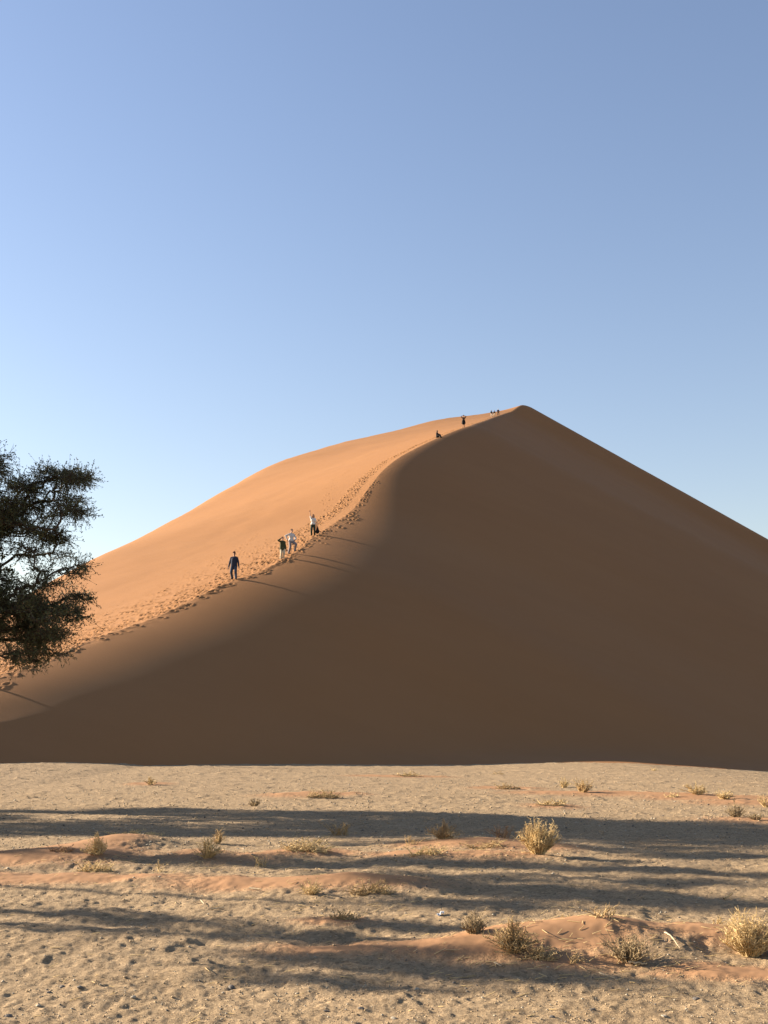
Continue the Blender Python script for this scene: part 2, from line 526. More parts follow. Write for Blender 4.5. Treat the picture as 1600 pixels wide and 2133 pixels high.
def make_ground():
    nr, nc = 760, 640
    ys = np.concatenate([[-6000, -1000, -100, -15, 0, 3, 4.5], np.geomspace(5.5, 80, nr), [90, 110, 150, 220, 350, 600, 1200, 3000, 9000]])
    a = np.linspace(-0.47, 0.47, nc)
    a = np.concatenate([[-0.9, -0.7, -0.58, -0.52], a, [0.52, 0.58, 0.7, 0.9]])
    A, Y = np.meshgrid(a, ys, indexing='xy')
    X = A * np.clip(Y, 5.5, None)
    Y = Y + 0 * X
    X = np.concatenate([np.full((len(ys), 1), -9500.), np.minimum(-1.2 * np.clip(ys, 30, 9000), -40)[:, None], X,
                        np.maximum(1.2 * np.clip(ys, 30, 9000), 40)[:, None], np.full((len(ys), 1), 9500.)], 1)
    Y = np.repeat(ys[:, None], X.shape[1], 1)
    Z, S = ground_parts(X, Y)
    m = (np.abs(X) < 60) & (Y > -5) & (Y < 85)
    Z = np.where(m, Z, 0)
    Z = Z - np.where(Y > 85, 2.5, 0) * (np.abs(X) < 9000)   # passes below the dune
    Z = np.where(Y > 500, 0.0, Z)
    V = np.stack([X, Y, Z], -1).reshape(-1, 3)
    me = mesh_np('ground', V, grid_faces(*X.shape), M_GROUND)
    at_ = me.attributes.new('sand', 'FLOAT', 'POINT')
    at_.data.foreach_set('value', S.ravel().astype(np.float32))
    o = link(bpy.data.objects.new('ground', me))
    tag(o, 'dry beige gravel pan with drifts of red sand in front of the dune', None, None, 'structure')
    return o
make_ground()

# ------------------------------------------------------------------ plants: tubes in numpy
def tubes(A, B, ra, rb, k=3):
    """tapered k-sided tubes between point arrays; returns verts, quad faces"""
    A, B = np.asarray(A, float), np.asarray(B, float)
    n = len(A)
    d = B - A
    L = np.linalg.norm(d, axis=1, keepdims=True); L[L == 0] = 1
    d = d / L
    ref = np.where(np.abs(d[:, 2:3]) > 0.9, np.array([[1., 0, 0]]), np.array([[0, 0, 1.]]))
    u = np.cross(d, ref); u /= np.linalg.norm(u, axis=1, keepdims=True)
    v = np.cross(d, u)
    ang = np.arange(k) * 2 * math.pi / k
    ring = np.cos(ang)[None, :, None] * u[:, None] + np.sin(ang)[None, :, None] * v[:, None]
    ra = np.broadcast_to(ra, n)[:, None, None]; rb = np.broadcast_to(rb, n)[:, None, None]
    V = np.concatenate([A[:, None] + ring * ra, B[:, None] + ring * rb], 1)          # n,2k,3
    i = np.arange(k); j = (i + 1) % k
    f = np.stack([i, j, j + k, i + k], -1)
    F = (np.arange(n)[:, None, None] * 2 * k + f[None]).reshape(-1, 4)
    return V.reshape(-1, 3), F

def stems_np(r, n, W, H, style):
    """curved stems with side twigs for one dry tuft. returns segments A,B,ra,rb"""
    A, B, ra, rb = [], [], [], []
    for i in range(n):
        th = r.uniform(0, 2 * math.pi)
        if style == 'dome':
            lean = r.uniform(0, 1) ** 0.6; ln = r.uniform(0.45, 1.0) * (1 + .22 * math.sin(3 * th + W * 90) + .12 * math.sin(5 * th + H * 70))
            end = np.array([math.cos(th) * W / 2 * lean, math.sin(th) * W / 2 * lean, H * math.sqrt(max(0.02, 1 - 0.8 * lean * lean))]) * ln
            root = np.array([math.cos(th), math.sin(th), 0]) * W * 0.13 * r.uniform(0, 1)
        elif style == 'flat':
            root = np.array([r.uniform(-.5, .5) * W * 0.85, r.uniform(-.5, .5) * W * 0.45, H * 0.12 * r.uniform(0, 1)])
            a2 = r.gauss(0, 0.6) + (math.pi if r.random() < 0.35 else 0)
            l = r.uniform(0.12, 0.35) * W
            end = root + np.array([math.cos(a2) * l, math.sin(a2) * l, H * r.uniform(0.05, 0.9) ** 1.6])
        elif style == 'sparse':
            root = np.array([r.gauss(0, .16) * W, r.gauss(0, .12) * W, 0])
            end = root + np.array([r.gauss(0, .28) * W, r.gauss(0, .28) * W, H * r.uniform(0.35, 1.0)])
        else:   # spire: upright tuft with a taller middle
            lean = abs(r.gauss(0, 0.6)); lean = min(lean, 1.0)
            end = np.array([math.cos(th) * W / 2 * lean, math.sin(th) * W / 2 * lean, H * (1.0 - 0.55 * lean ** 0.7) * r.uniform(0.35, 1.05)])
            root = np.array([math.cos(th), math.sin(th), 0]) * W * 0.10 * r.uniform(0, 1)
        ctrl = root + (end - root) * 0.5 + np.array([0, 0, 0.18 * H * r.uniform(-0.2, 1)]) + np.array([r.gauss(0, .06) * W, r.gauss(0, .06) * W, 0])
        pts = [root * (1 - t) ** 2 + 2 * t * (1 - t) * ctrl + t * t * end for t in (0, .3, .6, .85, 1.0)]
        th0 = 0.0056 * r.uniform(0.7, 1.3) * TH
        for k in range(4):
            A.append(pts[k]); B.append(pts[k + 1]); ra.append(th0 * (1 - .17 * k)); rb.append(th0 * (1 - .17 * (k + 1)))
        for k in range(1, 5):
            for _ in range(2):
                if r.random() < (0.8 if style != 'sparse' else 0.4):
                    l = r.uniform(0.05, 0.13) * (0.4 * W + 0.6 * H) * (1.5 if style == 'sparse' else 1.0)
                    dr = np.array([r.gauss(0, 1), r.gauss(0, 1), r.uniform(-.2, 1.2)]); dr /= np.linalg.norm(dr)
                    A.append(pts[k]); B.append(pts[k] + dr * l); ra.append(th0 * .7); rb.append(th0 * .3)
    return np.array(A), np.array(B), np.array(ra), np.array(rb)

M_STRAW = varied('dry_straw', (0.40, 0.28, 0.13), (0.60, 0.44, 0.22), 9)
M_BROWN = varied('dry_brown_twigs', (0.28, 0.185, 0.09), (0.50, 0.355, 0.175), 9)
M_GREY = varied('grey_green_twigs', (0.19, 0.14, 0.08), (0.38, 0.28, 0.155), 9)
M_RED = varied('reddish_twigs', (0.20, 0.11, 0.06), (0.34, 0.21, 0.11), 9)
G_FAR, G_MID, G_NEAR = 'shrubs on the far pan', 'shrubs on the middle mounds', 'shrubs in the foreground'
# px base, py base, width px, height px, style, material, stems, group, label
SHRUBS = [
 (312, 1634, 24, 22, 'spire', M_STRAW, 40, G_FAR, 'lone tiny straw tuft on far pan, leftmost of the far shrubs'),
 (672, 1657, 62, 20, 'flat', M_BROWN, 60, G_FAR, 'low brown twig patch on far pan above the left half of the long shadow'),
 (530, 1678, 36, 22, 'dome', M_GREY, 50, G_FAR, 'small dark twiggy shrub on the upper edge of the long tree shadow'),
 (852, 1618, 44, 13, 'flat', M_STRAW, 30, G_FAR, 'flat straw wisps on the orange sand streak nearest the dune foot'),
 (1040, 1613, 20, 10, 'flat', M_BROWN, 14, G_FAR, 'tiny brown sprig just below the dune foot, right of centre'),
 (1060, 1642, 38, 15, 'flat', M_BROWN, 36, G_FAR, 'flat brown sprig on a small orange sand patch right of centre'),
 (1175, 1641, 32, 22, 'dome', M_STRAW, 50, G_FAR, 'pale straw tuft left beside the darker round far shrub'),
 (1215, 1650, 38, 30, 'dome', M_BROWN, 90, G_FAR, 'round brown far shrub casting a shadow on a long sand streak'),
 (1150, 1678, 48, 17, 'flat', M_STRAW, 50, G_FAR, 'flat straw patch just above the right part of the long shadow'),
 (1362, 1606, 16, 8, 'dome', M_STRAW, 14, G_FAR, 'tiny straw speck of a shrub close under the dune at right'),
 (1400, 1657, 26, 11, 'flat', M_STRAW, 24, G_FAR, 'small flat straw sprig on the sand streak left of the right far pair'),
 (1455, 1655, 54, 24, 'dome', M_STRAW, 80, G_FAR, 'wide straw shrub, left one of the pair on the right sand streak'),
 (1510, 1664, 44, 20, 'dome', M_STRAW, 60, G_FAR, 'low straw shrub, right one of the pair on the right sand streak'),
 (1598, 1682, 34, 28, 'dome', M_STRAW, 60, G_FAR, 'straw shrub cut by the right edge above the dark pair'),
 (1533, 1702, 42, 34, 'dome', M_GREY, 80, G_FAR, 'dark grey bushy shrub at right, taller of the dark pair'),
 (1576, 1708, 40, 19, 'dome', M_GREY, 50, G_FAR, 'low dark shrub at right edge, shorter of the dark pair'),
 (710, 1740, 50, 32, 'sparse', M_BROWN, 34, G_MID, 'thin twiggy shrub standing inside the long shadow near the centre'),
 (855, 1760, 28, 25, 'sparse', M_BROWN, 14, G_MID, 'few thin stalks left of the pointed centre tuft'),
 (925, 1752, 62, 46, 'spire', M_BROWN, 110, G_MID, 'pointed brown tuft on the centre sand mound with one tall spike'),
 (1048, 1748, 44, 32, 'sparse', M_RED, 26, G_MID, 'sparse reddish twigs between the pointed tuft and the round straw bush'),
 (1122, 1780, 66, 68, 'dome', M_STRAW, 620, G_MID, 'round dense straw bush, largest on the middle mounds'),
 (890, 1780, 64, 26, 'flat', M_STRAW, 60, G_MID, 'flat broken straw in front of the pointed centre tuft'),
 (1010, 1765, 80, 14, 'flat', M_BROWN, 44, G_MID, 'brown straw litter on the mound between pointed tuft and round bush'),
 (202, 1776, 50, 50, 'spire', M_STRAW, 110, G_MID, 'straw tuft with a tall stalk on the left sand mound'),
 (125, 1772, 44, 16, 'flat', M_RED, 36, G_MID, 'flat reddish twigs left of the tall stalk tuft on the left mound'),
 (196, 1814, 56, 28, 'flat', M_STRAW, 70, G_MID, 'tangled straw clump at the near foot of the left sand mound'),
 (280, 1740, 90, 14, 'flat', M_STRAW, 50, G_MID, 'line of short straw along the crest of the left mound'),
 (432, 1786, 50, 58, 'spire', M_STRAW, 110, G_MID, 'tall ragged straw tuft standing alone between the left and centre mounds'),
 (453, 1757, 34, 32, 'dome', M_BROWN, 60, G_MID, 'rounded brown tuft just behind the tall ragged straw tuft'),
 (635, 1772, 86, 30, 'flat', M_STRAW, 110, G_MID, 'broad low heap of straw on the small mound left of centre'),
 (545, 1790, 28, 26, 'sparse', M_STRAW, 12, G_MID, 'few pale upright stalks left of the broad straw heap'),
 (330, 1817, 24, 30, 'sparse', M_STRAW, 8, G_MID, 'couple of single thin stalks right of the tangled straw clump'),
 (650, 1848, 50, 32, 'dome', M_STRAW, 70, G_MID, 'straw tuft at the left end of the near red sand strip'),
 (772, 1846, 72, 32, 'flat', M_BROWN, 90, G_MID, 'brown straw tuft at the right end of the near red sand strip'),
 (718, 1914, 44, 25, 'flat', M_BROWN, 50, G_NEAR, 'small twig tuft alone on bare ground below the centre'),
 (990, 1945, 58, 46, 'dome', M_GREY, 130, G_NEAR, 'grey green tuft at the left end of the foreground sand mound'),
 (1068, 1958, 84, 76, 'spire', M_BROWN, 230, G_NEAR, 'tall brown grass tuft next to the grey green tuft on the foreground mound'),
 (1122, 1962, 60, 32, 'flat', M_BROWN, 60, G_NEAR, 'trailing brown twigs at the right foot of the tall brown tuft'),
 (1308, 1990, 96, 56, 'dome', M_GREY, 150, G_NEAR, 'dark sprawling shrub on the near side of the foreground mound'),
 (1562, 1962, 100, 84, 'dome', M_STRAW, 560, G_NEAR, 'big bright straw bush at the right edge of the foreground'),
 (1195, 1917, 56, 13, 'flat', M_STRAW, 40, G_NEAR, 'low row of pale straw on the far rim of the foreground mound'),
 (1255, 1925, 50, 26, 'sparse', M_BROWN, 24, G_NEAR, 'sparse twigs behind the dark sprawling shrub on the mound rim'),
 (1198, 2004, 46, 24, 'sparse', M_BROWN, 16, G_NEAR, 'bent dry twigs at the near foot of the foreground mound'),
 (1497, 1930, 26, 22, 'sparse', M_STRAW, 12, G_NEAR, 'short pale sprig left beside the big bright straw bush'),
]
TH = 1.0
for i, (px, py, w, h, style, mat, n, grp, lab) in enumerate(SHRUBS):
    x, y = on_ground(px, py)
    for _ in range(3):
        x, y = on_ground(px, py, ground_z(x, y))
    sc_ = math.hypot(y, EYE) / FPX
    TH = max(0.75, min(2.2, y / 16.0))
    A, B, ra, rb = stems_np(random.Random(100 + i), int(n * (.65 if style in ('dome', 'spire') else 1)), w * sc_ * (1.4 if style in ('dome', 'spire') else 1.1), h * sc_ * .88, style)
    # follow the ground under wide clumps
    A[:, 2] -= 0.006; 
    V, F = tubes(A, B, ra, rb)
    gx = ground_parts(V[:, 0] + x, V[:, 1] + y)[0] - ground_z(x, y)
    V[:, 2] += gx if style == 'flat' else gx * 0.25
    o = link(bpy.data.objects.new('dry_shrub', mesh_np('dry_shrub', V, F, mat, smooth=False)))
    o.location = (x, y, ground_z(x, y) - 0.004)
    tag(o, lab, 'shrub', grp)

# ------------------------------------------------------------------ trees
M_BARK = varied('dark_bark', (0.045, 0.034, 0.026), (0.085, 0.065, 0.048), 14, 0.95, 0.1, 5, 0.6)
M_LEAF = varied('thorn_tree_leaves', (0.040, 0.046, 0.022), (0.10, 0.108, 0.05), 1.2, 0.75, 0.2)

def tree_mesh(seed, lobes, back, trunk_pts, npts, nback):
    r = np.random.default_rng(seed)
    pts = []
    both = []
    for ls, np_ in ((lobes, npts), (back, nback)):
        if ls:
            vol = np.array([l[3] * l[4] * l[5] for l in ls]) ** 0.7
            both += list(zip(ls, np.maximum(11, np_ * vol / vol.sum()).astype(int)))
    for (cx, cy, cz, rx, ry, rz), c in both:
        d = r.normal(size=(c, 3)); d /= np.linalg.norm(d, axis=1, keepdims=True)
        rad = r.uniform(0.12, 1.0, size=(c, 1)) ** 0.5
        pts.append(np.array([[cx, cy, cz]]) + d * rad * np.array([[rx, ry, rz]]) * r.uniform(0.85, 1.15, size=(c, 1)))
    pts = np.concatenate(pts)
    tr = np.array(trunk_pts, float)
    tr = np.concatenate([np.linspace(tr[i], tr[i + 1], 6)[:-1] for i in range(len(tr) - 1)] + [tr[-1:]])
    nt = len(tr)
    N = np.concatenate([tr, pts]); n = len(N)
    par = np.full(n, -1); par[1:nt] = np.arange(nt - 1)
    path = np.zeros(n)
    for i in range(1, nt): path[i] = path[i - 1] + np.linalg.norm(tr[i] - tr[i - 1])
    best = np.full(n, np.inf); bp = np.zeros(n, int); done = np.zeros(n, bool)
    bf = 0.35
    def relax(i):
        dist = np.linalg.norm(N - N[i], axis=1)
        c = dist ** 1.15 + bf * (path[i] + dist)
        m = (~done) & (c < best)
        best[m] = c[m]; bp[m] = i
    done[:nt] = True
    for i in range(nt // 2, nt): relax(i)
    for _ in range(n - nt):
        i = int(np.argmin(np.where(done, np.inf, best)))
        par[i] = bp[i]; path[i] = path[bp[i]] + np.linalg.norm(N[i] - N[bp[i]])
        done[i] = True; relax(i)
    # branch weight
    order = np.argsort(-path); wgt = np.ones(n)
    for i in order:
        if par[i] >= 0: wgt[par[i]] += wgt[i]
    rad = 0.0042 * wgt ** 0.41
    rad = np.minimum(rad, 0.26)
    e = np.arange(1, n)
    A, B = N[par[e]], N[e]
    # bend each edge through a jittered middle
    mid = (A + B) / 2 + r.normal(size=A.shape) * 0.06 * np.linalg.norm(B - A, axis=1, keepdims=True)
    ra = np.minimum(rad[par[e]], rad[e] * 1.5); rb = rad[e]
    isT = e < nt
    Vt, Ft = tubes(np.concatenate([A[isT]]), np.concatenate([B[isT]]), rad[par[e]][isT], rb[isT], 9)
    A2, B2, m2 = A[~isT], B[~isT], mid[~isT]
    Vb, Fb = tubes(np.concatenate([A2, m2]), np.concatenate([m2, B2]), np.concatenate([ra[~isT], (ra[~isT] + rb[~isT]) / 2]),
                   np.concatenate([(ra[~isT] + rb[~isT]) / 2, rb[~isT]]), 4)
    # twigs
    thin = np.where((wgt < 14) & (np.arange(n) >= nt))[0]
    nt_ = 3
    base = np.repeat(N[thin], nt_, 0) + (np.repeat(N[par[thin]] - N[thin], nt_, 0)) * r.uniform(0, 0.9, size=(len(thin) * nt_, 1))
    dirn = np.repeat(N[thin] - N[par[thin]], nt_, 0)
    dirn /= np.linalg.norm(dirn, axis=1, keepdims=True) + 1e-6
    dirn = dirn * 0.7 + r.normal(size=dirn.shape) * 0.6 + np.array([[0, 0, -0.05]])
    dirn /= np.linalg.norm(dirn, axis=1, keepdims=True)
    tl = r.uniform(0.12, 0.40, size=(len(base), 1)) * np.where(r.uniform(size=(len(base), 1)) < .12, 1.35, 1.0)
    tip = base + dirn * tl
    Vw, Fw = tubes(base, tip, 0.0045, 0.002, 3)
    # leaves: small two-leaflet sprays along the twigs
    k = 9
    f = r.uniform(0.15, 1.05, size=(len(base) * k, 1))
    lp = np.repeat(base, k, 0) + np.repeat(tip - base, k, 0) * f
    ld = np.repeat(dirn, k, 0) * 0.5 + r.normal(size=(len(lp), 3)) * 0.7
    ld /= np.linalg.norm(ld, axis=1, keepdims=True)
    lw = np.cross(ld, r.normal(size=ld.shape)); lw /= np.linalg.norm(lw, axis=1, keepdims=True)
    fine = np.repeat(np.repeat(thin < nt + sum(c for _, c in both[:len(lobes)]), nt_), k)[:, None]
    ll = np.where(fine, 0.042, 0.11) * r.uniform(0.6, 1.4, size=(len(lp), 1))
    w_ = ll * 0.22
    LV = np.stack([lp, lp + ld * ll * 0.5 + lw * w_, lp + ld * ll, lp + ld * ll * 0.5 - lw * w_], 1).reshape(-1, 3)
    LF = np.arange(len(LV)).reshape(-1, 4)
    return (Vt, Ft), (np.concatenate([Vb, Vw]), np.concatenate([Fb, Fw + len(Vb)])), (LV, LF)

def make_tree(loc, seed, lobes, back, trunk, npts, nback, label, group):
    (Vt, Ft), (Vb, Fb), (LV, LF) = tree_mesh(seed, lobes, back, trunk, npts, nback)
    root = link(bpy.data.objects.new('thorn_tree', None))
    root.location = loc
    tag(root, label, 'tree', group)
    link(bpy.data.objects.new('trunk', mesh_np('trunk', Vt, Ft, M_BARK)), root)
    link(bpy.data.objects.new('branches', mesh_np('branches', Vb, Fb, M_BARK)), root)
    link(bpy.data.objects.new('crown', mesh_np('crown', LV, LF, M_LEAF, smooth=False)), root)
    return root

TD = 24.0
tx, _, _ = at(-420, 1500, TD + 1.0)
troot = Vector((tx, TD + 1.0, 0.0))
def lobe(px, py, rpx, rpy, d, ry=None):
    x, y, z = at(px, py, d)
    k = d / FPX
    return (x - troot.x, y - troot.y, z - troot.z, rpx * k, (ry if ry else rpx * k), rpy * k)
OUTL = [(-130, 925), (0, 930), (26, 942), (36, 985), (62, 1000), (92, 985), (112, 964), (152, 962), (206, 988), (192, 1032), (198, 1072), (202, 1112), (164, 1124),
        (150, 1152), (186, 1172), (206, 1215), (208, 1292), (160, 1335), (152, 1368), (70, 1390), (-130, 1400)]
def inside(x, y):
    c = False
    for (x0, y0), (x1, y1) in zip(OUTL, OUTL[1:] + OUTL[:1]):
        if (y0 > y) != (y1 > y) and x < (x1 - x0) * (y - y0) / (y1 - y0) + x0: c = not c
    return c
LOBES = []
R_ = random.Random(31)
while len(LOBES) < 170:
    x, y = R_.uniform(-130, 208), R_.uniform(925, 1400)
    rx, rz = R_.uniform(20, 46), R_.uniform(6, 13)
    if not (inside(x + rx * .8, y) and inside(x, y - rz * .7) and inside(x, y + rz * .7)): continue
    keep = 1.0
    if 1120 < y < 1215: keep = .6       # airy gap between the two masses
    if y > 1335: keep = .5
    if 1040 < y < 1120: keep = .75
    if R_.random() > keep: continue
    LOBES.append(lobe(x, y, rx, rz, TD + R_.uniform(-1.1, 1.1), R_.uniform(.25, .5)))
BACK = [
 lobe(-100, 1200, 110, 160, TD, 1.6), lobe(-170, 950, 120, 100, TD, 1.6), lobe(-320, 880, 170, 110, TD + .5, 2.0), lobe(-520, 950, 160, 120, TD, 2.0),
 lobe(-650, 1120, 140, 120, TD, 1.8), lobe(-250, 1080, 150, 110, TD - 1, 1.5), lobe(-420, 1180, 150, 90, TD + 1.5, 1.8), lobe(-220, 1330, 110, 60, TD - 1, 1.2), lobe(-700, 1280, 110, 60, TD, 1.2),
]
def shade_lobe(px, py, half_len, half_wid, x_t, origin):
    """foliage mass at x_t whose shadow falls on that spot of ground"""
    gx, gy = on_ground(px, py)
    k = (gx - x_t) / -to_sun.x
    c = Vector((gx, gy, 0)) + to_sun * k
    return (c.x - origin.x, c.y - origin.y, c.z - origin.z, half_len * .55, half_wid, max(.2, half_len * .16))
for a in ((500, 1705, 2.4, 1.1, -13.5), (800, 1725, 2.4, 1.3, -13), (1100, 1735, 2.6, 1.2, -12.5), (1400, 1745, 2.6, 1.2, -12), (950, 1765, 2.0, .5, -13.5), (1300, 1772, 2.2, .6, -13), (1650, 1740, 2.6, 1.6, -12.5)):
    BACK.append(shade_lobe(*a, troot))
make_tree(troot, 3, LOBES, BACK, [(0, 0, -0.3), (0.15, 0, 0.8), (0.5, -0.1, 1.8), (0.9, -.2, 2.9), (1.0, -.1, 4.2)], 5200, 3000,
          'dark feathery thorn tree reaching in at the left edge', None)

# trees standing left of the frame: only their shadows are in the picture
OFF = [((-27.0, 28.5), 11, 'wide thorn tree beyond the left edge behind the visible one',
        ((-150, 1700, 3, 1.0, -27), (60, 1722, 2.5, .8, -26), (250, 1735, 2.6, .7, -27), (330, 1690, 2.4, .8, -27), (560, 1738, 2.4, .5, -26), (-200, 1735, 3, .6, -28), (60, 1690, 2, .35, -26.5), (700, 1698, 2.5, .9, -27.5))),
       ((-18.0, 17.2), 12, 'thorn tree beyond the left edge shading the middle ground',
        ((1050, 1858, 1.2, .30, -18.5), (1250, 1868, 1.5, .36, -17.5), (1420, 1885, 1.2, .30, -18), (1000, 1835, 1.6, .12, -18.5), (1350, 1843, 1.6, .10, -17), (900, 1808, 1.5, .16, -19), (1200, 1815, 1.8, .14, -18),
         (1500, 1826, 1.6, .14, -18), (1000, 1890, 1.2, .2, -17), (650, 1808, 1.4, .14, -18.5), (380, 1800, 1.6, .16, -19), (100, 1797, 1.6, .14, -19), (1500, 1790, 1.6, .3, -18.5))),
       ((-14.0, 13.6), 13, 'small thorn tree beyond the left edge shading the foreground',
        ((80, 1908, .7, .06, -14), (300, 1915, .9, .09, -14.5), (150, 1938, .8, .05, -14.2), (430, 1945, .8, .05, -13.8), (700, 1950, .9, .06, -14.2), (850, 1930, .8, .10, -13.5),
         (760, 2000, .9, .07, -13.5), (960, 2014, .9, .08, -14), (900, 1990, .7, .04, -13.8), (620, 2030, .7, .05, -14), (1120, 2034, .5, .06, -13.8)))]
for ((x, y), sd, lab, spots), nb in zip(OFF, (1400, 500, 130)):
    o3 = Vector((x, y, 0))
    lb = [shade_lobe(*a, o3) for a in spots]
    zt = float(np.mean([l[2] for l in lb]))
    make_tree(o3, sd, [], lb, [(0, 0, -0.3), (0.1, 0.1, zt * .3), (0.2, 0, zt * .6), (0.1, 0.1, zt * .85)], 0, nb, lab, 'thorn trees left of the frame')

# ------------------------------------------------------------------ people
def P_mat(name, c, c2=None, rough=0.85):
    c = tuple(v * .8 for v in c)
    c2 = tuple(v * .8 for v in c2) if c2 else tuple(v * 1.25 for v in c)
    return varied(name, c, c2, 22, rough, 0.15)
M_SKIN = P_mat('skin', (0.42, 0.24, 0.16), None, 0.6)
M_HAIRD = P_mat('dark_hair', (0.025, 0.016, 0.011))
M_HAIRB = P_mat('brown_hair', (0.09, 0.042, 0.022))
M_SHOE = P_mat('dark_shoe', (0.03, 0.025, 0.022))
M_EYE = P_mat('dark_eye', (0.02, 0.015, 0.012), None, 0.3)
M_LIP = P_mat('lips', (0.30, 0.11, 0.09), None, 0.5)

def capsule(bm, a, b, ra, rb, flat=1.0, fdir=None, seg=14):
    """rounded tapered limb; flat squeezes it along fdir"""
    a, b = Vector(a), Vector(b)
    d = b - a
    L = d.length
    if L < 1e-5: d = Vector((0, 0, 1)); L = 1e-5
    z = d.normalized()
    y = Vector(fdir) if fdir is not None else Vector((0, 1, 0))
    y = y - z * y.dot(z)
    if y.length < 1e-3:
        y = Vector((1, 0, 0)) - z * z.x
    y.normalize(); x = y.cross(z)
    rings = []
    prof = [(-ra, 0.02), (-ra * .86, ra * .5), (-ra * .5, ra * .866), (0, ra), (L * .5, (ra + rb) / 2), (L, rb), (L + rb * .5, rb * .866), (L + rb * .86, rb * .5), (L + rb, 0.02 * rb)]
    for h, rr in prof:
        rings.append([bm.verts.new(a + z * h + x * math.cos(t) * rr + y * math.sin(t) * rr * flat) for t in [i * 2 * math.pi / seg for i in range(seg)]])
    for r0, r1 in zip(rings, rings[1:]):
        for i in range(seg):
            bm.faces.new((r0[i], r0[(i + 1) % seg], r1[(i + 1) % seg], r1[i]))
    bm.faces.new(rings[0][::-1]); bm.faces.new(rings[-1])

def ellipsoid(bm, c, r, rot=None):
    m = Matrix.Translation(Vector(c)) @ (rot.to_4x4() if rot else Matrix.Identity(4)) @ Matrix.Diagonal((*r, 1))
    bmesh.ops.create_icosphere(bm, subdivisions=2, radius=1.0, matrix=m)

def remeshed(name, bm, voxel, mat, parent, smooth_it=4):
    me = bpy.data.meshes.new(name + '_src')
    bm.to_mesh(me); bm.free()
    o = bpy.data.objects.new(name + '_src', me)
    COL.objects.link(o)
    md = o.modifiers.new('r', 'REMESH'); md.mode = 'VOXEL'; md.voxel_size = voxel; md.use_smooth_shade = True
    sm = o.modifiers.new('s', 'SMOOTH'); sm.factor = 0.5; sm.iterations = smooth_it
    dg = bpy.context.evaluated_depsgraph_get()
    out = bpy.data.meshes.new_from_object(o.evaluated_get(dg))
    out.name = name
    out.materials.clear(); out.materials.append(mat)
    bpy.data.objects.remove(o); bpy.data.meshes.remove(me)
    return link(bpy.data.objects.new(name, out), parent)

def solve(a, b, l1, l2, hint):
    """elbow / knee position"""
    a, b = Vector(a), Vector(b)
    d = b - a; L = min(d.length, (l1 + l2) * 0.995)
    d.normalize()
    k = (l1 * l1 - l2 * l2 + L * L) / (2 * L)
    h = math.sqrt(max(l1 * l1 - k * k, 0))
    hv = Vector(hint) - d * Vector(hint).dot(d); hv.normalize()
    return a + d * k + hv * h, a + d * L

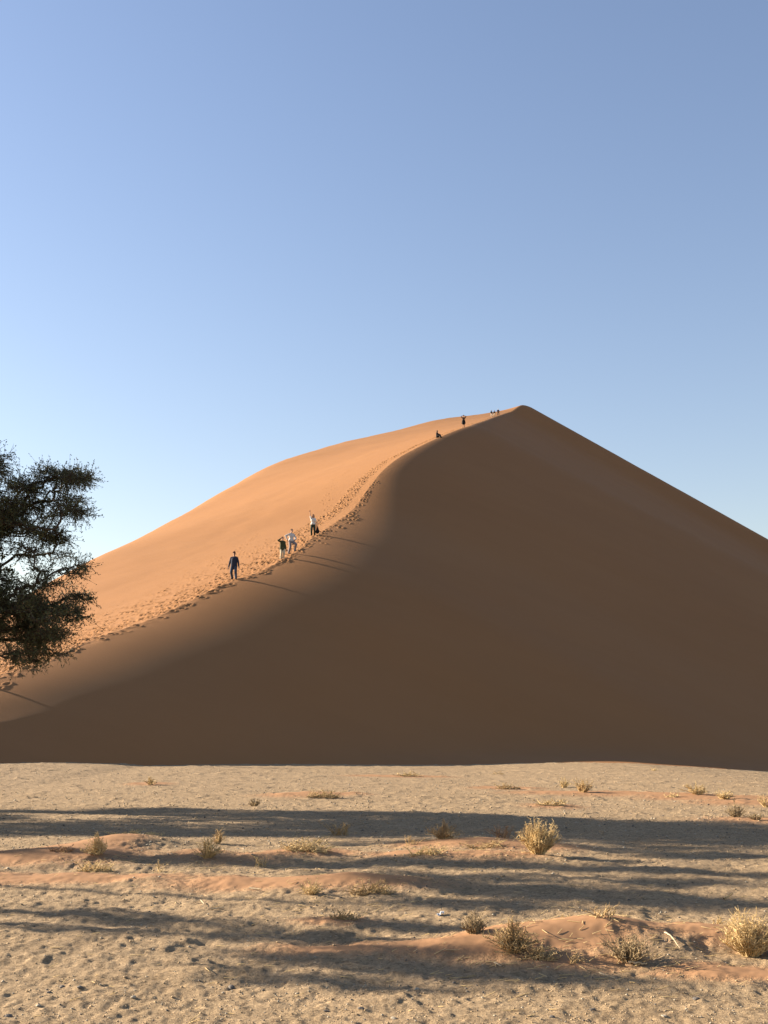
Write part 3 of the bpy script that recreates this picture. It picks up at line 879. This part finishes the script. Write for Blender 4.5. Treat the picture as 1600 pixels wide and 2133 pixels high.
def person(loc, facing, label, H=1.75, hands=None, feet=None, hips_z=None, lean=(0, 0), top=None, bottom=None, sleeve='long',
           legs='long', hair=None, long_hair=False, hat=None, coat_len=0.0, bag=None, elbow_hints=None, vox=0.014, head_turn=0.0, female=False, knee_hint=(0, 1, 0), group='people on the dune crest', shoes=M_SHOE, jacket_waist=None):
    """local frame: +Y is where the person faces, X to their right, heights for a 1.75 m figure"""
    root = link(bpy.data.objects.new('person', None))
    k = H / 1.75
    root.location = loc
    root.rotation_euler = (0, 0, facing)
    root.scale = (k, k, k)
    tag(root, label, 'person', group)
    hz = hips_z if hips_z is not None else 0.91
    pel = Vector((0, 0, hz))
    chest = pel + Vector((lean[0] * .6, lean[1] * .6, 0.36))
    neck = pel + Vector((lean[0], lean[1], 0.56))
    head = neck + Vector((lean[0] * .2, lean[1] * .3 + 0.015, 0.16))
    sw = 0.165 if female else 0.19
    hw = 0.095
    feet = feet or [(-0.10, 0.0, 0.0), (0.10, 0.0, 0.0)]
    hands = hands or [(-0.28, 0.06, 0.80), (0.28, 0.06, 0.80)]
    elbow_hints = elbow_hints or [(-.6, -1, 0), (.6, -1, 0)]
    b = bmesh.new(); tb = bmesh.new(); bb = bmesh.new()
    # torso
    capsule(b, pel + Vector((-.05, 0, 0.02)), pel + Vector((.05, 0, .02)), .115, .115)
    capsule(b, pel + Vector((0, 0, .02)), chest, .115, .125, .8)
    capsule(b, chest + Vector((-.06, 0, .02)), chest + Vector((.06, 0, .02)), .115, .115, .85)
    capsule(b, neck + Vector((0, 0, -.05)), neck + Vector((-sw + .03, 0, -.10)), .05, .05); capsule(b, neck + Vector((0, 0, -.05)), neck + Vector((sw - .03, 0, -.10)), .05, .05)
    capsule(b, neck - Vector((0, 0, .06)), head - Vector((0, 0.02, .06)), .056, .052)
    # clothes on the torso
    capsule(tb, chest + Vector((-.055, 0, -.02)), chest + Vector((.055, 0, -.02)), .152, .152, .85)
    capsule(tb, pel + Vector((0, 0, .06)), chest, .142 if not female else .128, .148 if not female else .135, .82)
    capsule(tb, neck + Vector((0, -.01, -.035)), neck + Vector((-sw + .03, 0, -.095)), .062, .066); capsule(tb, neck + Vector((0, -.01, -.035)), neck + Vector((sw - .03, 0, -.095)), .062, .066)
    capsule(tb, pel + Vector((-.06, 0, 0.05 - coat_len)), pel + Vector((.06, 0, .05 - coat_len)), .15, .15)
    if coat_len:
        capsule(tb, pel + Vector((-.05, 0, -coat_len)), chest + Vector((-.03, 0, 0)), .165, .16, .85); capsule(tb, pel + Vector((.05, 0, -coat_len)), chest + Vector((.03, 0, 0)), .165, .16, .85)
    # head with face
    rz = Matrix.Rotation(head_turn, 3, 'Z')
    ellipsoid(b, head + Vector((0, 0, .035)), (.074, .093, .092))
    ellipsoid(b, head + rz @ Vector((0, .022, -.045)), (.058, .068, .068))
    ellipsoid(b, head + rz @ Vector((0, .098, -.012)), (.015, .022, .026))
    for s in (-1, 1):
        ellipsoid(b, head + rz @ Vector((s * .078, -.005, -.005)), (.014, .022, .032))
    capsule(bb, pel + Vector((-.05, 0, 0.0)), pel + Vector((.05, 0, 0.0)), .138, .138)
    capsule(bb, pel + Vector((0, 0, .0)), pel + Vector((0, 0, .09)), .132, .122, .9)
    sh_b = []
    for s, ft, hd, eh in ((-1, feet[0], hands[0], elbow_hints[0]), (1, feet[1], hands[1], elbow_hints[1])):
        hip = pel + Vector((s * hw, 0, -.02))
        ankle = Vector(ft) + Vector((0, -0.03, .085))
        kh = Vector(knee_hint) + Vector((s * .15, 0, 0))
        kn, ankle = solve(hip, ankle, .42, .425, kh)
        capsule(b, hip, kn, .082, .055); capsule(b, kn, ankle, .055, .038)
        capsule(bb, hip, kn, .112, .088)
        if legs == 'long': capsule(bb, kn, ankle + Vector((0, 0, .02)), .085, .074)
        elif legs == 'short': capsule(bb, hip, hip.lerp(kn, .75), .108, .1)
        fd = Vector((s * .12, 1, 0)).normalized()
        toe = ankle + fd * .15 + Vector((0, 0, -.05))
        capsule(b, ankle + Vector((0, 0, -.04)), toe, .034, .026)
        sb = bmesh.new()
        capsule(sb, ankle + Vector((0, -.025, -.045)) , toe, .046, .04, .85, (0, 0, 1))
        capsule(sb, ankle + Vector((0, 0, .03)), ankle + Vector((0, 0, -.04)), .047, .047)
        sh_b.append(sb)
        # arm
        shd = neck + Vector((s * sw, 0, -.105))
        el, wr = solve(shd, hd, .29, .26, eh)
        capsule(b, shd, el, .047, .037); capsule(b, el, wr, .037, .026)
        if sleeve == 'long':
            capsule(tb, shd, el, .068, .062); capsule(tb, el, wr, .06, .05)
        elif sleeve == 'short':
            capsule(tb, shd, shd.lerp(el, .7), .07, .064)
        # hand: palm, four curled fingers, thumb from the side of the palm
        d = (wr - el).normalized()
        side = d.cross(Vector((0, 1, 0)))
        if side.length < .2: side = Vector((1, 0, 0))
        side.normalize(); nrm = side.cross(d)
        palm = wr + d * .085
        capsule(b, wr + d * .02, palm, .026, .034, .5, nrm)
        for fi, (o_, ln) in enumerate(((-.030, .062), (-.010, .076), (.010, .080), (.030, .070))):
            k0 = palm + side * o_ + d * .012
            k1 = k0 + d * ln * .55 + nrm * .006 * s
            k2 = k1 + d * ln * .35 + nrm * .022 * s
            capsule(b, k0, k1, .0095, .009, seg=8); capsule(b, k1, k2, .009, .0075, seg=8)
        t0 = wr + d * .035 - side * .03 * (1)
        t1 = t0 - side * .03 + d * .035
        capsule(b, t0, t1, .012, .011, seg=8); capsule(b, t1, t1 + d * .035 - side * .004, .011, .008, seg=8)
    body = remeshed('body', b, vox * 0.6, M_SKIN, root, 2)
    remeshed('top', tb, vox, top, root)
    if bottom is not None: remeshed('trousers' if legs == 'long' else 'shorts', bb, vox, bottom, root)
    else: bb.free()
    for sb in sh_b: remeshed('shoe', sb, vox * .8, shoes, root)
    # eyes and mouth
    for s in (-1, 1):
        eb = bmesh.new(); ellipsoid(eb, head + rz @ Vector((s * .03, .088, .012)), (.012, .009, .008))
        me = bpy.data.meshes.new('eye'); eb.to_mesh(me); eb.free(); me.materials.append(M_EYE)
        link(bpy.data.objects.new('eye', me), root)
    mb = bmesh.new(); ellipsoid(mb, head + rz @ Vector((0, .088, -.058)), (.024, .010, .008))
    me = bpy.data.meshes.new('mouth'); mb.to_mesh(me); mb.free(); me.materials.append(M_LIP)
    link(bpy.data.objects.new('mouth', me), root)
    if hair is not None:
        hb = bmesh.new()
        ellipsoid(hb, head + rz @ Vector((0, -.018, .055)), (.086, .098, .085))
        ellipsoid(hb, head + rz @ Vector((0, -.045, .0)), (.082, .07, .085))
        if long_hair:
            capsule(hb, head + rz @ Vector((0, -.06, 0)), head + rz @ Vector((0, -.085, -.2)), .078, .055, .6)
            for s in (-1, 1):
                capsule(hb, head + rz @ Vector((s * .075, -.02, .02)), head + rz @ Vector((s * .085, -.02, -.16)), .028, .022)
        remeshed('hair', hb, vox * .8, hair, root)
    if hat is not None:
        hb = bmesh.new()
        capsule(hb, head + Vector((0, -.005, .055)), head + Vector((0, -.008, .085)), .098, .082)
        ellipsoid(hb, head + rz @ Vector((0, .085, .062)), (.085, .10, .014))
        remeshed('cap', hb, vox * .7, hat, root)
    if jacket_waist is not None:
        jb = bmesh.new()
        capsule(jb, pel + Vector((-.06, 0, 0.06)), pel + Vector((.06, 0, .06)), .16, .16)
        for s in (-1, 1): capsule(jb, pel + Vector((s * .14, -.02, .05)), pel + Vector((s * .21, -.03, -.30)), .085, .07)
        capsule(jb, pel + Vector((0, -.09, .05)), pel + Vector((0, -.11, -.35)), .13, .14, .4)
        remeshed('tied_jacket', jb, vox, jacket_waist, root)
    return root

def crest_at_px(px, t=0.0):
    """ridge parameter p whose crest (offset t) is seen at this picture column"""
    ps = np.linspace(25, P_PEAK - 1, 6000)
    q = crest_q(ps) + t
    x = ps * Wv[0] + q * U[0]; y = ps * Wv[1] + q * U[1]
    u, _ = project(x, y, crest_z(ps))
    return float(ps[int(np.argmin(np.abs(u - px)))])

def person_spot(px, t):
    return dune_point(crest_at_px(px, t), t) + Vector((0, 0, -.02))

CAM = math.pi            # facing the camera (+Y turned to -Y)
# man in navy jacket
L1 = person_spot(487, -0.3)
person(L1, CAM - .15, 'person in navy jacket, blue jeans and brown cap, lowest walker on the crest', 1.82,
       hands=[(-.33, .10, .82), (.34, -.02, .80)], feet=[(-.20, .22, -.02), (.13, -.10, .03)], hips_z=.89,
       top=P_mat('navy_jacket', (0.026, 0.032, 0.054)), bottom=P_mat('blue_jeans', (0.045, 0.06, 0.09)), hair=M_HAIRD, hat=P_mat('brown_cap', (0.11, 0.045, 0.03)), coat_len=.10)
# woman in olive jacket, hand raised to her brow
L2 = person_spot(588, -0.25)
person(L2, CAM + .45, 'person in olive jacket and cream trousers shading their eyes with one hand', 1.62,
       hands=[(-.26, .08, .80), (.20, .12, 1.57)], elbow_hints=[(-.6, -1, 0), (1, .3, -.6)], feet=[(-.07, .02, 0), (.08, -.06, 0)],
       top=P_mat('olive_jacket', (0.055, 0.058, 0.025)), bottom=P_mat('cream_trousers', (0.55, 0.47, 0.33)), hair=M_HAIRD, coat_len=.16, female=True)
# man in pale shirt
L3 = person_spot(606, -0.2)
person(L3, CAM + .75, 'person in pale shirt and grey trousers, one knee bent uphill, beside the olive jacket', 1.80,
       hands=[(-.22, .14, 1.0), (.30, -.06, 1.0)], elbow_hints=[(-1, -.4, 0), (1, -.5, 0)], feet=[(-.15, .26, .16), (.10, -.10, 0)], hips_z=.90, lean=(0, .03),
       top=P_mat('pale_shirt', (0.55, 0.52, 0.50)), bottom=P_mat('grey_trousers', (0.21, 0.19, 0.20)), hair=M_HAIRD, female=False, head_turn=-.3)
# waving woman
L4 = person_spot(652, -0.3)
person(L4, CAM, 'person in white top and dark green trousers waving one raised arm', 1.70,
       hands=[(-.27, .06, .82), (.27, .04, 1.98)], elbow_hints=[(-.6, -1, 0), (1, -.2, 0)], feet=[(-.12, .0, 0), (.13, .02, 0)],
       top=P_mat('white_top', (0.62, 0.60, 0.56)), bottom=P_mat('dark_green_trousers', (0.035, 0.045, 0.03)), sleeve='short', hair=M_HAIRB, long_hair=True, female=True)
# the dark bag hangs from her hand
bagm = P_mat('black_bag', (0.012, 0.012, 0.014))
bb = bmesh.new()
capsule(bb, (0, 0, .10), (0, 0, .36), .15, .08, .45)
capsule(bb, (0, 0, .06), (.02, 0, .12), .16, .15, .5)
capsule(bb, (-.05, 0, .40), (0, 0, .52), .015, .015); capsule(bb, (.05, 0, .40), (0, 0, .52), .015, .015)
bag = remeshed('shoulder_bag', bb, .012, bagm, None)
bag.location = L4 + Vector((.34, -.05, .24))
tag(bag, 'black bag hanging from the hand of the waving person', 'bag')
# sitting person in dark clothes
L5 = person_spot(911, -0.2)
dk = P_mat('dark_clothes', (0.018, 0.016, 0.016))
person(L5 + Vector((0, 0, -.02)), CAM + .9, 'person in dark clothes sitting on the upper crest', 1.72, hips_z=.16, feet=[(-.12, .55, -.05), (.12, .58, -.05)], hands=[(-.18, .36, .42), (.18, .36, .42)],
       knee_hint=(0, .3, 1), top=dk, bottom=dk, hair=M_HAIRD, long_hair=True, coat_len=.02, vox=.02)
# standing, hands at the head
L6 = person_spot(966, -0.3)
person(L6, CAM, 'person in brown top with both hands at the head, black jacket round the waist', 1.78,
       hands=[(-.12, .10, 1.66), (.12, .10, 1.66)], elbow_hints=[(-1, .2, -.4), (1, .2, -.4)], feet=[(-.10, .05, 0), (.10, -.05, 0)],
       top=P_mat('brown_top', (0.10, 0.055, 0.035)), bottom=dk, legs='short', sleeve='short', hair=M_HAIRD, hat=P_mat('tan_cap', (0.16, 0.09, 0.05)), jacket_waist=dk, vox=.02)
# the group near the summit
for px, t, f, lab, tp, bt, ht, H in ((1024, -1.2, .7, 'person in black top and pale trousers near the summit, left of the three', dk, P_mat('pale_trousers', (0.55, 0.50, 0.42)), None, 1.75),
                                 (1030, -0.6, -.5, 'person in black jacket near the summit, middle of the three', dk, P_mat('tan_trousers', (0.42, 0.34, 0.24)), None, 1.72),
                                 (1038, -0.5, .2, 'person in white cap and dark clothes near the summit, right of the three', P_mat('maroon_top', (0.06, 0.025, 0.025)), dk, P_mat('white_cap', (0.75, 0.74, 0.72)), 1.76)):
    person(person_spot(px, t), CAM + f, lab, H, hands=[(-.30, .2, .9), (.30, .1, .85)], feet=[(-.14, .15, 0), (.14, -.12, 0)], hips_z=.88, top=tp, bottom=bt, hair=M_HAIRD, hat=ht, vox=.03)

person(person_spot(-55, -0.3), CAM, 'person on the lower crest just beyond the left edge, only the shadow shows', 1.75, feet=[(-.12, .08, 0), (.12, -.08, 0)], hips_z=.89,
       top=dk, bottom=dk, hair=M_HAIRD, vox=.03)

# ------------------------------------------------------------------ stones, sticks, litter
def stone_mesh(name, r, sx, sy, sz, mat, sub=2):
    bm = bmesh.new()
    bmesh.ops.create_icosphere(bm, subdivisions=sub, radius=1.0)
    dirs = [Vector((r.gauss(0, 1), r.gauss(0, 1), r.gauss(0, 1))).normalized() for _ in range(7)]
    cuts = [r.uniform(.62, .92) for _ in dirs]
    for v in bm.verts:
        for d, c in zip(dirs, cuts):
            e = v.co.dot(d)
            if e > c: v.co -= d * (e - c) * .85
        v.co = Vector((v.co.x * sx, v.co.y * sy, v.co.z * sz))
    me = bpy.data.meshes.new(name); bm.to_mesh(me); bm.free()
    me.materials.append(mat)
    return me
M_STONE_L = varied('pale_stone', (0.26, 0.22, 0.165), (0.37, 0.32, 0.24), 40, .85, .2, 4, .4)
M_STONE_D = varied('dark_stone', (0.07, 0.06, 0.052), (0.15, 0.13, 0.11), 40, .85, .25, 4, .4)
def put(px, py):
    x, y = on_ground(px, py)
    for _ in range(3):
        x, y = on_ground(px, py, ground_z(x, y))
    return x, y, ground_z(x, y)
STONES = [(868, 2061, 13, M_STONE_L, 'round pale grey stone, alone just below the shaded ground near the centre'),
          (1451, 2082, 18, M_STONE_D, 'dark stone on the gravel below the right end of the foreground mound'),
          (1383, 2117, 16, M_STONE_L, 'pale pebble on the gravel at the bottom, right of centre'),
          (1235, 2104, 15, M_STONE_D, 'dark stone near the bottom edge, right of centre'),
          (1150, 2120, 17, M_STONE_D, 'flat dark stone at the bottom edge under the foreground mound'),
          (482, 2058, 22, M_STONE_D, 'flat dark clod of crust on the gravel, left of the centre stone'),
          (130, 2056, 14, M_STONE_D, 'dark clod at left, first of three in a row above the gravel'),
          (166, 2060, 16, M_STONE_D, 'dark clod at left, second of three in a row above the gravel'),
          (102, 2068, 12, M_STONE_D, 'small dark clod at left, lowest of the row of three'),
          (278, 2080, 14, M_STONE_L, 'pale brown stone on the left gravel'),
          (80, 2096, 13, M_STONE_L, 'small whitish stone on the gravel near the bottom left corner'),
          (680, 2105, 15, M_STONE_D, 'dark stone near the bottom edge, left of centre'),
          (752, 2102, 17, M_STONE_D, 'angular dark stone near the bottom edge close to the centre'),
          (946, 2048, 13, M_STONE_D, 'small dark stone at the edge of the shade right of the round pale stone'),
          (820, 2122, 16, M_STONE_L, 'pale angular pebble at the bottom edge, near the centre'),
          (18, 2118, 18, M_STONE_D, 'dark stone in the bottom left corner')]
for i, (px, py, w, m, lab) in enumerate(STONES):
    x, y, z = put(px, py)
    s = w * y / FPX / 2.4
    r = random.Random(500 + i)
    o = link(bpy.data.objects.new('stone', stone_mesh('stone', r, s * 1.1, s * r.uniform(.7, 1.1), s * r.uniform(.35, .6), m)))
    o.location = (x, y, z + s * .12); o.rotation_euler.z = r.uniform(0, 6)
    tag(o, lab, 'stone', 'stones on the gravel')

M_STICK = varied('bleached_wood', (0.33, 0.26, 0.165), (0.48, 0.39, 0.26), 30)
def stick(pts, rad, mat, label):
    P = []
    for px, py, h in pts:
        x, y, z = put(px, py); P.append(Vector((x, y, z + h)))
    A = []; n = 5
    for a, b_ in zip(P, P[1:]):
        for k in range(n): A.append(a.lerp(b_, k / n))
    A.append(P[-1])
    c = A[0].copy()
    r = random.Random(len(label))
    A = [np.array(a - c) + np.array([0, 0, r.uniform(0, rad)]) for a in A]
    A = np.array(A)
    rr = rad * (1 - .5 * np.linspace(0, 1, len(A)))
    V, F = tubes(A[:-1], A[1:], rr[:-1], rr[1:], 6)
    o = link(bpy.data.objects.new('stick', mesh_np('stick', V, F, mat)))
    o.location = c
    tag(o, label, 'stick', 'sticks lying on the ground')
stick([(1310, 2006, .012), (1332, 2009, .014), (1348, 2011, .01)], .010, M_STICK, 'thick pale stick lying in front of the dark sprawling shrub')
stick([(1249, 2030, .008), (1262, 2036, .01), (1281, 2041, .008)], .005, M_STICK, 'thin bent pale stick on the gravel below the foreground mound')
stick([(1385, 1946, .012), (1398, 1954, .012), (1416, 1966, .01)], .006, M_STICK, 'pale slanting stick between the dark shrub and the right straw bush')
stick([(1508, 1876, .01), (1518, 1872, .02), (1526, 1868, .035)], .009, M_BROWN, 'dark short stick lying in the shade above the right straw bush')
stick([(402, 1882, .01), (418, 1881, .02), (425, 1887, .015), (420, 1893, .01)], .005, M_STICK, 'pale curled twig on the left trampled ground')
stick([(440, 1893, .008), (465, 1890, .01)], .006, M_STICK, 'short straight pale twig right of the curled twig')
stick([(520, 1852, .01), (545, 1857, .012)], .007, M_STICK, 'pale stick on the left part of the near red sand strip')
stick([(1030, 2018, .01), (1045, 2011, .012)], .005, M_STICK, 'small pale twig left of the near foot of the foreground mound')
# white scrap
bm = bmesh.new()
bmesh.ops.create_grid(bm, x_segments=5, y_segments=5, size=.03)
r = random.Random(9)
for v in bm.verts: v.co.z = .015 + .014 * math.sin(v.co.x * 90) + r.uniform(-.01, .012)
me = bpy.data.meshes.new('paper_scrap'); bm.to_mesh(me); bm.free()
me.materials.append(P_mat('white_paper', (0.62, 0.64, 0.66), (0.75, 0.76, 0.78)))
o = link(bpy.data.objects.new('paper_scrap', me))
x, y, z = put(918, 1907); o.location = (x, y, z)
sol = o.modifiers.new('s', 'SOLIDIFY'); sol.thickness = .003
tag(o, 'crumpled white scrap lying on the shaded ground left of the foreground tufts', 'litter')

# loose gravel and broken straw: too many to count
def scatter_gravel():
    r = np.random.default_rng(77)
    n = 38000
    d = 6.0 * np.exp(r.uniform(0, 1, n) ** 1.5 * math.log(44 / 6.0))
    x = r.uniform(-.44, .44, n) * d
    z, s = ground_parts(x, d)
    keep = (s < .55) & ~((d > 8.0) & (d < 14) & (r.uniform(size=n) < .6))
    x, d, z = x[keep], d[keep], z[keep]; n = len(x)
    size = (0.0032 + 0.0085 * r.uniform(size=n) ** 5) * np.clip(d / 9.0, .8, 2.2)
    base = np.array([(1, 0, 0), (-1, 0, 0), (0, 1, 0), (0, -1, 0), (0, 0, 1), (0, 0, -1)], float)
    f = np.array([(0, 2, 4), (2, 1, 4), (1, 3, 4), (3, 0, 4), (2, 0, 5), (1, 2, 5), (3, 1, 5), (0, 3, 5)])
    V = base[None] * size[:, None, None] * r.uniform(.55, 1.35, size=(n, 6, 1)) * np.array([1.2, 1.1, .75])
    a = r.uniform(0, 6.28, n); c, s_ = np.cos(a)[:, None], np.sin(a)[:, None]
    V = np.stack([V[..., 0] * c - V[..., 1] * s_, V[..., 0] * s_ + V[..., 1] * c, V[..., 2]], -1)
    V = V + np.stack([x, d, z + size * .3], -1)[:, None]
    F = (np.arange(n)[:, None, None] * 6 + f[None]).reshape(-1, 3)
    mi = np.repeat(r.choice([0, 1, 2], size=n, p=[.22, .16, .62]), 8)
    m3 = varied('tan_gravel', (0.27, 0.19, 0.11), (0.38, 0.28, 0.17), 30)
    o = link(bpy.data.objects.new('gravel', mesh_np('gravel', V.reshape(-1, 3), F, [M_STONE_L, M_STONE_D, m3], smooth=False, mat_idx=mi)))
    tag(o, 'loose fine gravel strewn over the pan', 'gravel', None, 'stuff')
    # straw bits
    n = 900
    cen = [put(s[0], s[1]) for s in SHRUBS if s[1] > 1720]
    A, B = [], []
    for i in range(n):
        if r.uniform() < .75:
            c = cen[r.integers(len(cen))]; x = c[0] + r.normal() * .45; y = c[1] + r.normal() * .45
        else:
            y = 6.5 + 9 * r.uniform(); x = r.uniform(-.4, .4) * y
        a = r.normal() * .7; l = r.uniform(.03, .11)
        A.append((x, y)); B.append((x + math.cos(a) * l, y + math.sin(a) * l))
    A, B = np.array(A), np.array(B)
    A3 = np.column_stack([A, ground_parts(A[:, 0], A[:, 1])[0] + .004]); B3 = np.column_stack([B, ground_parts(B[:, 0], B[:, 1])[0] + r.uniform(.004, .02, n)])
    V, F = tubes(A3, B3, .003, .002, 3)
    o = link(bpy.data.objects.new('straw_litter', mesh_np('straw_litter', V, F, M_STRAW, smooth=False)))
    tag(o, 'broken bits of dry straw strewn round the shrubs', 'straw', None, 'stuff')
scatter_gravel()
